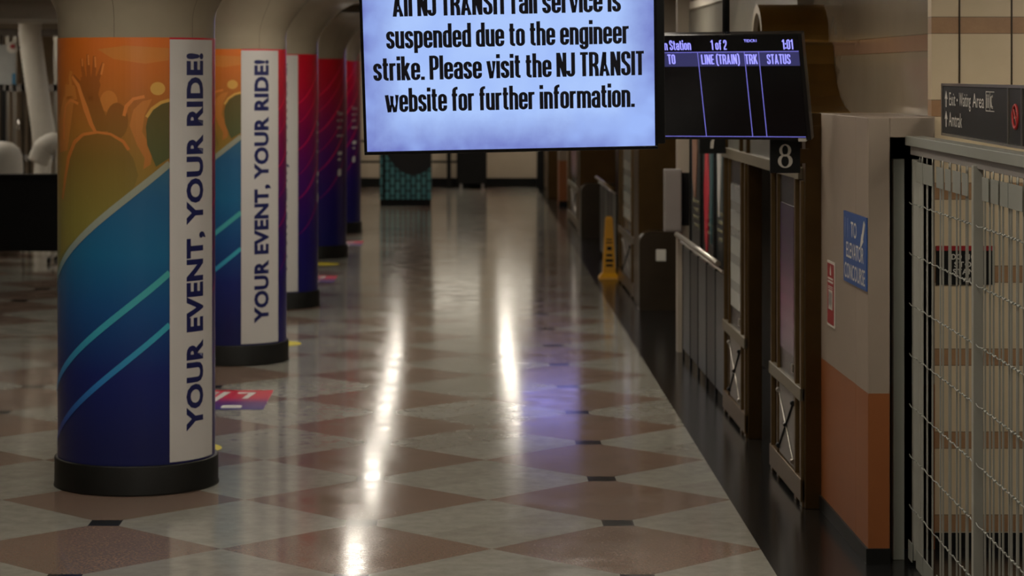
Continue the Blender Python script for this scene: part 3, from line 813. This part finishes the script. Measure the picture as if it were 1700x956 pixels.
def door_unit(y0, y1, label, pane, jamb=True, top=2.06, simple=False):
    """storefront frame running along the hall, y0 the near end"""
    L = y1-y0
    r = thing('bronze_door_frame', (XD+.05, (y0+y1)/2, 0), label, 'door', 'bronze door frames along the right wall')
    t = lambda q: y1-q*L        # q: 0 far end .. 1 near end
    for q0, q1 in ((.0, .055), (.21, .265), (.76, .83), (.93, 1.0)):
        b = MB(); b.box(XD, XD+.06, t(q1), t(q0), 0, 1.98, .004); b.box(XD-.006, XD, t(q1), t(q1)+.016, .04, 1.98); b.build('post', M_BRONZE_LT, r)
    MB().box(XD-.012, XD+.05, y0, y1, .64, .72, .004).build('mid_rail', M_CREAM, r)
    MB().box(XD-.008, XD+.05, y0, y1, .03, .17, .004).build('bottom_rail', M_BRONZE_LT, r)
    lf = MB().box(XD+.012, XD+.05, t(.76), t(.265), .17, 1.98).build('door_leaf', M_GLASSDK, r)
    MB().box(XD+.006, XD+.012, t(.72), t(.30), .87, 1.80).build('painted_reflection_pane', pane, lf)
    MB().box(XD-.004, XD+.012, t(.735), t(.70), .77, .82).build('latch', M_STEEL, lf)
    MB().box(XD+.02, XD+.05, t(.93), t(.83), .17, 1.98).build('side_glass', M_GREYPANEL, r)
    MB().box(XD+.02, XD+.05, t(.21), t(.055), .17, 1.98).build('side_glass', M_BLACKGLOSS, r)
    MB().box(XD+.004, XD+.012, t(.75), t(.275), .18, .63).build('kick_panel', M_GREY, r)
    for za, zb in ((.22, .58), (.58, .22)):
        b = MB(); b.tube([(XD-.002, t(.29), za), (XD-.002, t(.74), zb)], .006, 6)
        for qq in (.0, .5, 1.):
            zz = za+(zb-za)*qq; yy = t(.29)+(t(.74)-t(.29))*qq; b.tube([(XD-.004, yy-.02, zz), (XD-.004, yy+.02, zz)], .016, 8)
        b.build('cross_brace', M_BLACK if za < zb else M_STEEL, r)
    if jamb:
        b = MB(); b.box(XD+.012, XD+.11, y0-.06, y0+.08, 0, 2.39 if jamb == 2 else 2.0, .004)
        if jamb == 2: b.box(XD-.01, XD+.10, y0-.075, y0+.08, 2.295, 2.315)
        b.build('end_jamb', M_BRONZE, r)
    return r
door_unit(14.20, 15.60, 'bronze framed door with purple reflection painted on its glass, directly beyond the beige pier', M_PANE8, 2)
door_unit(16.92, 18.30, 'bronze framed door with pale reflection painted on its glass, past the dark opening', M_PANE7, 1)
door_unit(27.2, 29.9, 'narrow far bronze door frame just beyond the dark rounded parapet and cabinet', M_PANE7, 1)
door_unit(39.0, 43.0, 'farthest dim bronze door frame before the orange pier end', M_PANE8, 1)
hb = MB().box(XD-.015, XD+.09, 14.26, 18.34, 1.985, 2.06, .004).build('header_beam', M_CREAM)
tag(hb, 'long cream beam over the two bronze doors', 'beam')
tr = thing('transom_window', (XD+.05, 16.2, 2.06), 'grey frosted window band above the cream beam, behind the number sign', 'window')
b = MB()
for y in (14.34, 15.55, 16.9, 17.3, 18.25): b.box(XD, XD+.06, y-.03, y+.03, 2.06, 2.33)
b.box(XD, XD+.06, 14.3, 18.3, 2.33, 2.37)
b.build('frame', M_BRONZE, tr)
MB().box(XD+.025, XD+.04, 14.31, 18.25, 2.06, 2.33).build('pane', mat('frosted grey glass', (.14, .14, .12), .3, var=.25, scale=3), tr)

# track number blades
def oval(cx, cy, rx, ry, n=28, a0=0): return [(cx+rx*math.cos(2*PI*i/n+a0), cy+ry*math.sin(2*PI*i/n+a0)) for i in range(n)]
def ring(mb, outer, inner, y):
    n = len(outer); vs = [(u, y, v) for u, v in outer]+[(u, y, v) for u, v in inner]
    mb.faces(vs, [(i, (i+1) % n, n+(i+1) % n, n+i) for i in range(n)])
M = frame(2.0017, 14.08, 2.032, 0) @ Matrix.Scale(.976, 4)
n8 = thing('track_sign', None, 'square black hanging track sign with white numeral 8', 'sign', M=M)
MB().box(-.093, .093, 0, .03, 0, .21, .002).build('plate', M_BLACK, n8)
b = MB()
ring(b, oval(0, .140, .0365, .038), oval(-.001, .141, .0185, .030), -.0012)
ring(b, oval(0, .074, .0455, .042), oval(-.001, .073, .0235, .0335), -.0014)
b.build('numeral', M_SIGNWHITE, n8)
MB().box(.085, .15, .005, .060, .06, .15).build('side_bracket', M_BRONZE, n8)
M = frame(2.0, 18.0, 2.018, 0)
n7 = thing('track_sign', None, 'black hanging track sign with numeral 7, partly behind the departure board', 'sign', M=M)
MB().box(-.10, .10, 0, .03, 0, .21, .002).build('plate', M_BLACK, n7)
b = MB(); b.faces([(u, -.0012, v) for u, v in ((-.03, .17), (.042, .17), (.042, .16), (.012, .10), (.006, .04), (-.018, .04), (-.014, .09), (.022, .150), (-.024, .150), (-.03, .135), (-.036, .135))], [tuple(range(11))])
b.build('numeral', M_SIGNWHITE, n7)
MB().box(.09, .106, .005, .03, .0, .04).build('side_bracket', M_BRONZE, n7)

# brass arch canopy above the opening
ca = thing('brass_arch_canopy', (2.45, 16.6, 2.35), 'brown brass arched canopy with pale rim above the opening, behind the departure board', 'canopy')
b = MB(); n = 24; r0, r1 = .30, .275; yc, zc = 16.9, 2.83; x0, x1 = 2.20, 2.67
ang = [PI*i/n for i in range(n+1)]
po = [(yc+r0*math.cos(a), zc+r0*math.sin(a)) for a in ang]; pi_ = [(yc+r1*math.cos(a), zc+r1*math.sin(a)) for a in ang]
po = [(yc+r0, 2.6)]+po+[(yc-r0, 2.6)]; pi_ = [(yc+r1, 2.6)]+pi_+[(yc-r1, 2.6)]
N = len(po)
vs = [(x0, y, z) for y, z in po]+[(x1, y, z) for y, z in po]+[(x0, y, z) for y, z in pi_]+[(x1, y, z) for y, z in pi_]
fs = []
for i in range(N-1): fs += [(i, i+1, N+i+1, N+i), (2*N+i, 3*N+i, 3*N+i+1, 2*N+i+1), (N+i, N+i+1, 3*N+i+1, 3*N+i)]
b.faces(vs, fs); b.build('vault', M_BRASS, ca)
b = MB(); vs = [(x0-.004, y, z) for y, z in po]+[(x0-.004, yc+(y-yc)*.80, zc+(z-zc)*.80 if z > zc else z) for y, z in po]+[(x0+.03, y, z) for y, z in po]+[(x0+.03, yc+(y-yc)*.80, zc+(z-zc)*.80 if z > zc else z) for y, z in po]
fs = []
for i in range(N-1): fs += [(i, i+1, N+i+1, N+i), (2*N+i, 2*N+i+1, 3*N+i+1, 3*N+i), (N+i, N+i+1, 3*N+i+1, 3*N+i)]
b.faces(vs, fs); b.build('rim', mat('pale rim', (.42, .36, .27), .4), ca)
b = MB()
prof = [(16.62, 2.855), (16.44, 2.85), (16.40, 2.83), (16.36, 2.70), (16.26, 2.58), (16.12, 2.48), (15.92, 2.41), (15.70, 2.375), (15.70, 2.355), (16.62, 2.355)]
b.prism(prof, lambda u, v, d: (d, u, v), 2.20, 2.668)
b.build('flared_cove', M_BRASS, ca)

# railing, barrier panels and posters past the doors
def railing(y0, y1, label, panels=5):
    r = thing('stair_railing', (2.12, (y0+y1)/2, 0), label, 'railing', 'stair railings along the right')
    MB().tube([(2.09, y0, 1.14), (2.09, y1, 1.14)], .024, 14).build('handrail', M_STEEL if y0 < 20 else M_BRONZE_LT, r)
    MB().tube([(2.13, y0, 1.07), (2.13, y1, 1.07)], .012, 10).build('lower_rail', M_STEEL, r)
    L = (y1-y0)/panels
    for k in range(panels):
        MB().box(2.145, 2.155, y0+k*L+.03, y0+(k+1)*L-.03, .08, 1.03).build('panel', M_GREYPANEL if k % 2 else mat('blue grey panel', (.018, .023, .027), .3), r)
    for k in range(panels+1):
        MB().box(2.142, 2.162, y0+k*L-.02, y0+k*L+.02, 0, 1.08).build('post', M_BLACK, r)
    return r
railing(18.42, 21.8, 'polished handrail over dark panels, between the pale-paned door and the grey cabinet')
railing(30.6, 34.0, 'dim brass handrail beside the yellow floor cone', 4)
def poster(y0, y1, cols, label, streaks=()):
    r = thing('wall_poster', (2.33, (y0+y1)/2, .95), label, 'poster', 'tall posters behind the railing')
    q = NT('poster print'); X, Y, Z = q.xyz(q.obj())
    c = q.ramp(q.maprange(q.math('ADD', Z, q.math('MULTIPLY', q.noise(5, 2), .3)), 0, 1.8), cols)
    sh = MB().box(2.34, 2.36, y0, y1, .95, 2.9).build('sheet', q.fin(c, .3), r)
    for ya in (y0, y1-.03): MB().box(2.325, 2.34, ya, ya+.03, .95, 2.9).build('frame_strip', M_BLACK, r)
    for k in range(4): MB().box(2.336, 2.34, y0+.2*(y1-y0), y1-(.2+.15*(k % 2))*(y1-y0), 1.40-k*.075, 1.425-k*.075).build('text_line', M_PTXT, sh)
    for a0, a1, za, zb, col in streaks:
        m, w2 = (a0+a1)/2, (a1-a0)/2
        pts = [(m-.25*w2, za), (m+.25*w2, za), (m+.8*w2, za+.15*(zb-za)), (m+w2, za+.45*(zb-za)), (m+.4*w2, za+.75*(zb-za)), (m+.15*w2, zb), (m-.15*w2, zb), (m-.5*w2, za+.7*(zb-za)), (m-w2, za+.4*(zb-za))]
        b = MB(); b.prism(pts, lambda u, v, d: (d, u, v), 2.331, 2.339); b.build('printed_figure', mat('poster figure', col, .4), sh)
    return r
M_PTXT = mat('poster text', (.16, .15, .08), .5)
dk = (.02, .022, .022)
poster(20.1, 20.78, [(0, dk), (.25, dk), (.45, (.03, .055, .06)), (1, (.035, .075, .085))], 'teal poster with a white figure, nearest the pale-paned door behind the railing', [(20.35, 20.62, 1.38, 2.5, (.42, .41, .39))])
poster(20.84, 21.92, [(0, dk), (.4, dk), (.6, (.03, .045, .05)), (1, (.03, .06, .07))], 'dark poster with a tall red figure, middle one behind the railing', [(21.0, 21.25, 1.1, 2.4, (.03, .09, .10)), (21.3, 21.7, 1.0, 2.35, (.50, .03, .05)), (21.45, 21.62, 1.9, 2.7, (.45, .12, .03))])
poster(21.98, 22.95, [(0, dk), (.35, dk), (.5, (.03, .04, .045)), (1, (.04, .06, .075))], 'dark poster with a peach figure, beside the beige wall end behind the railing', [(22.3, 22.75, 1.45, 2.6, (.34, .18, .12))])
# beige wall end and cabinet
struct(upright(MB().box(2.13, 2.24, 22.15, 22.3, 0, CEIL).build('wall_end', M_BEIGE)))
gc = thing('grey_cabinet', (2.07, 22.1, 1.16), 'grey flat metal box on the beige wall end, above the handrail', 'cabinet')
MB().box(1.995, 2.155, 22.0, 22.14, 1.15, 1.735, .006).build('body', M_GREY, gc)
MB().box(2.003, 2.147, 21.994, 22.0, 1.165, 1.72, .003).build('door', M_GREY, gc)
b = MB(); b.box(2.13, 2.24, 22.14, 22.16, 1.2, 1.7); b.build('bracket', M_BLACK, gc)

def parapet(y, x0, x1, label, outlet=False):
    r = thing('stair_parapet', ((x0+x1)/2, y+.15, 0), label, 'parapet', 'dark rounded parapet ends')
    h, rr = .88, .14
    pts = [(x0, 0), (x1, 0), (x1, h)]+[(x0+rr-rr*math.sin(a), h-rr+rr*math.cos(a)) for a in [PI/2*i/8 for i in range(9)]]
    b = MB(); b.prism(pts, lambda u, v, d: (u, d, v), y, y+.3); b.build('body', M_DARKBRONZE, r)
    if outlet:
        p = MB().box(2.27, 2.38, y-.012, y, .55, .68, .003).build('outlet_plate', M_SIGNWHITE, r)
    return r
parapet(26.1, 2.085, 2.62, 'dark rounded parapet end with a pale square plate, behind the yellow cone', True)
parapet(37.7, 2.07, 2.60, 'farther dark rounded parapet end left of the yellow cone')
for y, x0, x1, lab in ((26.42, 2.10, 2.66, 'brown bronze pier rising behind the parapet with the square plate'), (38.05, 2.07, 2.66, 'brown bronze pier rising behind the farther parapet'), (49.5, 2.02, 2.4, 'last brown pier before the end wall, by the dark corner')):
    r = thing('bronze_pier', ((x0+x1)/2, y+.3, 0), lab, 'pillar', 'bronze piers along the right')
    MB().box(x0, x1, y, y+.6, 0, 2.4, .01).build('bronze_cladding', M_BRONZE, r)
    MB().box(x0, x1, y, y+.6, 2.4, CEIL, .005).build('stone_top', M_BEIGE, r)
struct(upright(MB().box(2.14, 2.30, 46.9, 47.6, 0, 2.39).build('wall_far_pier', M_DADO)))
struct(MB().box(2.13, 2.31, 46.88, 46.9, 0, .1).build('baseboard_far', M_BLACK))
struct(MB().box(1.98, 2.14, 54.6, 54.95, 0, CEIL).build('trim_12', M_BLACK))

# ---------------------------------------------------------------- wet floor cone
wf = thing('floor_cone', (2.02, 30.2, 0), 'yellow four-sided wet floor caution cone standing on the dark floor border', 'caution cone')
def frust(b, cx, cy, z0, z1, a0, a1):
    vs = [(cx+sx*a0, cy+sy*a0, z0) for sx, sy in ((-1, -1), (1, -1), (1, 1), (-1, 1))]+[(cx+sx*a1, cy+sy*a1, z1) for sx, sy in ((-1, -1), (1, -1), (1, 1), (-1, 1))]
    b.faces(vs, [(0, 1, 2, 3), (7, 6, 5, 4)]+[(i, (i+1) % 4, 4+(i+1) % 4, 4+i) for i in range(4)])
b = MB(); frust(b, 2.02, 30.2, .06, .76, .085, .048); b.build('tapered_body', M_YELLOW, wf)
b = MB(); frust(b, 2.02, 30.2, 0, .025, .135, .13); frust(b, 2.02, 30.2, .025, .075, .13, .088); b.build('base', M_YELLOW, wf)
b = MB(); frust(b, 2.02, 30.2, .76, .80, .05, .035); b.build('cap', M_YELLOW, wf)
b = MB()
for z, wd, h in ((.16, .045, .03), (.22, .05, .035), (.29, .04, .03), (.37, .03, .045), (.46, .04, .015), (.5, .035, .015)):
    yy = 30.2-(.085-.037*(z+h/2-.06)/.7)-.004
    b.faces([(2.02-wd, yy-.002, z), (2.02+wd, yy-.002, z), (2.02+wd*.95, yy+.002, z+h), (2.02-wd*.95, yy+.002, z+h)], [(0, 1, 2, 3)])
b.build('black_print', M_BLACK, wf)

# ---------------------------------------------------------------- floor stickers
def sticker(x0, x1, y0, y1, label, detail=True):
    r = thing('floor_sticker', ((x0+x1)/2, (y0+y1)/2, 0), label, 'floor sticker', 'red and blue floor stickers by the columns')
    q = NT('red blue vinyl'); X, Y, Z = q.xyz(q.obj())
    c = q.ramp(q.maprange(Y, -(y1-y0)/2, (y1-y0)/2), [(0, lin((50, 44, 120))), (.35, lin((96, 40, 110))), (.6, lin((190, 40, 70))), (1, lin((200, 40, 60)))])
    o = MB().box(x0, x1, y0, y1, .0005, .0025).build('sheet', q.fin(c, .3), r)
    b = MB(); xs = x1-.62*(x1-x0)*.9
    for xa in (xs, xs+.09): b.faces([(xa, y0+.1*(y1-y0), .0035), (xa+.05, y0+.1*(y1-y0), .0035), (xa+.16, y1-.1*(y1-y0), .0035), (xa+.10, y1-.1*(y1-y0), .0035)], [(0, 1, 2, 3)])
    xa = x1-.22; b.faces([(xa, y0+.55*(y1-y0), .0035), (xa+.05, y0+.55*(y1-y0), .0035), (xa+.09, y1-.12*(y1-y0), .0035), (xa-.06, y1-.12*(y1-y0), .0035), (xa-.06, y1-.2*(y1-y0), .0035), (xa+.03, y1-.2*(y1-y0), .0035)], [(0, 1, 2, 3, 4, 5)])
    xa = x1-.34; b.box(xa, xa+.16, y0+.06*(y1-y0), y0+.2*(y1-y0), .003, .0036)
    b.build('white_print', M_WHITE, r)
sticker(-2.55, -1.485, 18.35, 19.47, 'red and blue rectangular floor sticker right behind the nearest column')
sticker(-2.35, -1.50, 29.6, 30.6, 'small red floor sticker beyond the third column')
sticker(-2.2, -1.40, 36.0, 37.0, 'tiny red floor sticker beyond the fourth column')
for x, y, lab in ((-1.865, 16.45, 'yellow round floor dot mostly hidden by the nearest column base'), (-1.72, 22.85, 'yellow round floor dot at the right of the second column base'), (-1.82, 32.5, 'yellow round floor dot before the fourth column base')):
    o = MB().lathe([(0.001, .0006), (.245, .0006), (.245, .0026), (0.001, .0026)], (x, y, 0), 40, smooth=False).build('floor_dot', M_STICKY)
    tag(o, lab, 'floor sticker', 'yellow dots on the floor')

# ---------------------------------------------------------------- far end: kiosk, cabinet, rails
ki = thing('poster_kiosk', (-.94, 47.3, 0), 'teal patterned display kiosk on black base near the end wall, under the television', 'kiosk')
def hex_mat():
    q = NT('teal honeycomb print'); X, Y, Z = q.xyz(q.obj())
    bk = q.n('ShaderNodeTexBrick'); cb = q.n('ShaderNodeCombineXYZ'); q.put(cb.inputs[0], Z); q.put(cb.inputs[1], X)
    q.put(bk.inputs['Vector'], cb.outputs[0])
    bk.inputs['Scale'].default_value = 1.0; bk.inputs['Brick Width'].default_value = .20; bk.inputs['Row Height'].default_value = .105; bk.inputs['Mortar Size'].default_value = .018
    bk.inputs['Color1'].default_value = (.06, .24, .27, 1); bk.inputs['Color2'].default_value = (.09, .31, .34, 1); bk.inputs['Mortar'].default_value = (.008, .02, .025, 1)
    # dark field with a dipping lower edge
    xx = q.math('DIVIDE', X, .52)
    lim = q.math('ADD', .62, q.math('MULTIPLY', .38, q.math('POWER', q.math('ABSOLUTE', q.math('SUBTRACT', xx, .3)), 2.2)))
    d = q.math('GREATER_THAN', Z, lim)
    return q.fin(q.mix(d, bk.outputs['Color'], (.004, .004, .005)), .35)
MB().box(-1.46, -.42, 47.0, 47.6, .13, 1.75, .01).build('printed_body', hex_mat(), ki)
MB().box(-1.45, -.43, 47.02, 47.58, 0, .13).build('base', M_BLACK, ki)
MB().box(-1.40, -1.345, 46.985, 47.0, .14, 1.74).build('corner_strip', M_BLACK, ki)
bc = thing('black_cabinet', (.445, 54.3, 0), 'black boxy cabinet on pale skids against the far end wall', 'cabinet')
MB().box(.1, .79, 53.9, 54.6, .12, 1.45, .01).build('body', M_BLACK, bc)
for x in (.17, .67): MB().box(x, x+.06, 53.88, 54.6, 0, .12).build('skid', M_GREY, bc)
fr = thing('end_rail', (-.5, 54.0, 0), 'thin dark metal rail with posts before the far end wall, beside the black cabinet', 'railing')
for x in (-2.3, -.08): MB().box(x-.05, x+.05, 54.1, 54.2, 0, 1.2).build('post', M_BLACK, fr)
for z in (.62, 1.1): MB().box(-2.3, .1, 54.13, 54.17, z-.025, z+.025).build('rail', M_BLACK, fr)
M_LIT = emat('warm lit face', (1, .9, .72), 1.0)
for xa, xb, lab in ((-.47, .68, 'glowing white panel on the far end wall, behind the left part of the hanging television'), (1.0, 1.9, 'glowing white panel on the far end wall, behind the right edge of the hanging television')):
    lp = thing('light_panel', ((xa+xb)/2, 54.9, 2.1), lab, 'light panel', 'lit panels on the end wall')
    MB().box(xa, xb, 54.9, 54.98, 2.1, 3.2, .005).build('frame', M_STEEL, lp)
    MB().box(xa+.04, xb-.04, 54.885, 54.9, 2.14, 3.16).build('lit_face', M_LIT, lp)

# ---------------------------------------------------------------- left background
bp = thing('rolling_partition', (-6.6, 32.9, 0), 'black low partition on casters at left, behind the nearest column', 'partition')
MB().box(-9.5, -4.6, 32.85, 32.95, .15, 1.22, .01).build('panel', M_BLACK, bp)
MB().box(-9.5, -4.6, 32.8, 33.0, 1.20, 1.235, .005).build('top_rail', M_BLACK, bp)
for x in (-9.2, -7.4, -5.62):
    b = MB(); b.tube([(x, 32.6, .07), (x, 33.2, .07)], .02, 8); f = b.build('foot', M_STEEL, bp)
    b = MB(); b.tube([(x-.02, 32.6, .04), (x+.02, 32.6, .04)], .04, 14); b.tube([(x-.02, 33.2, .04), (x+.02, 33.2, .04)], .04, 14); b.build('caster', M_BLACK, f)
def duct(pts, r, label, name='flexible_duct'):
    P = [Vector(p) for p in pts]; Q = []
    for i in range(len(P)-1):
        n = max(4, int((P[i+1]-P[i]).length/.035))
        for j in range(n): Q.append(P[i].lerp(P[i+1], j/n))
    Q.append(P[-1])
    o = MB().tube(Q, [r*(1+.05*(k % 2)) for k in range(len(Q))], 20).build(name, M_DUCT)
    return tag(o, label, 'duct', 'flexible ducts at left')
def LX(px, y): return (px-751)/3887*y
def LZ(py, y): return 2.62-(py-125)*y/3887
y = 36.
duct([(LX(50, y), y, LZ(20, y)), (LX(50, y), y, LZ(60, y)), (LX(58, y), y, LZ(120, y)), (LX(68, y), y, LZ(190, y)), (LX(78, y), y, LZ(250, y))], .17, 'thick white ribbed duct hanging from the ceiling at far left')
y = 36.6
duct([(LX(60, y), y, LZ(165, y)), (LX(66, y), y, LZ(210, y)), (LX(72, y), y, LZ(262, y)), (LX(70, y), y, LZ(300, y)), (LX(70, y), y, .02)], .13, 'shorter white ribbed duct tucked behind the thick hanging duct')
y = 35.
duct([(LX(62, y), y, LZ(270, y)), (LX(72, y), y, LZ(245, y)), (LX(88, y), y, LZ(236, y)), (LX(104, y), y, LZ(240, y)), (LX(108, y), y, LZ(262, y)), (LX(109, y), y, .02)], .15, 'bent elbow of white duct just above the black partition')
y = 34.2
b = MB(); b.lathe([(.30, .9), (.30, 1.3), (.29, 1.45), (.24, 1.56), (.15, 1.63), (.001, 1.66)], (LX(4, y), y, 0), 32)
b.lathe([(.001, 0), (.26, 0), (.30, .9)], (LX(4, y), y, 0), 32)
tag(b.build('white_tank', M_DUCT), 'pale round-topped tank rising over the black partition at far left', 'tank')
# equipment wall behind
sh = thing('equipment_rack', (-7.2, 40, 0), 'dim steel rack of upright pipes at far left, behind the ducts', 'rack')
y = 40.
for z in (LZ(146, y), LZ(262, y), LZ(54, y)): MB().box(-9.8, -5.6, y, y+.4, z-.06, z+.06).build('shelf', M_GREY, sh)
for px in (2, 12, 24, 38, 49, 60, 92): MB().box(LX(px, y)-.03, LX(px, y)+.03, y, y+.06, 0, 3.3).build('upright', M_DARKBRONZE if px % 4 else M_STEEL, sh)
MB().box(LX(-6, y), LX(26, y), y-.02, y, LZ(140, y), LZ(74, y)).build('pale_panel', mat('pale grey panel', (.32, .33, .32), .4), sh)
MB().box(LX(21, y), LX(27, y), y-.05, y-.02, LZ(140, y), LZ(122, y)).build('blue_tag', mat('blue tag', (.03, .16, .3), .5), sh)
MB().box(LX(3, y), LX(10, y), y-.03, y, LZ(240, y), LZ(150, y)).build('dark_slot', M_BLACK, sh)
b = MB(); b.tube([(LX(33, y), y-.1, LZ(216, y)), (LX(33, y), y-.1, LZ(196, y))], .035, 10); b.build('steel_valve', M_CHROME, sh)
be = thing('alarm_beacon', (LX(20, 39), 39.0, LZ(86, 39)), 'small white and red alarm beacon at far left, high on the rack', 'alarm')
b = MB(); b.tube([(LX(20, 39), 38.98, LZ(79, 39)), (LX(20, 39), 39.1, LZ(79, 39))], .09, 20); b.build('white_disc', M_SIGNWHITE, be)
MB().tube([(LX(20, 39), 39.09, LZ(79, 39)), (LX(20, 39), 39.978, LZ(79, 39))], .025, 8).build('bracket_arm', M_GREY, be)
b = MB(); b.tube([(LX(22, 39), 38.93, LZ(77, 39)), (LX(22, 39), 38.98, LZ(77, 39))], .04, 14); b.build('red_lens', M_RED, be)
# round ceiling soffit
so = thing('ceiling_soffit', (-5.9, 31.5, 3.35), 'round white stepped ceiling disc at top left, over the ducts', 'ceiling disc')
LOCAL.add(so.name)
MB().lathe([(.001, 0.02), (1.0, 0.02), (1.05, 0), (1.5, 0), (1.55, .03), (1.6, .03), (1.75, .10), (1.75, .27), (.001, .27)], n=64).build('stepped_disc', mat('white plaster', (.40, .37, .32), .4), so)
MB().lathe([(.001, -.05), (.12, -.045), (.16, 0), (.16, .02)], (-.5, -1.2, 0), 24).build('round_lamp', emat('round lamp', (.9, 1, .7), 4), so)
MB().lathe([(.16, -.02), (.22, -.02), (.22, .02)], (-.5, -1.2, 0), 24).build('lamp_ring', M_STEEL, so)
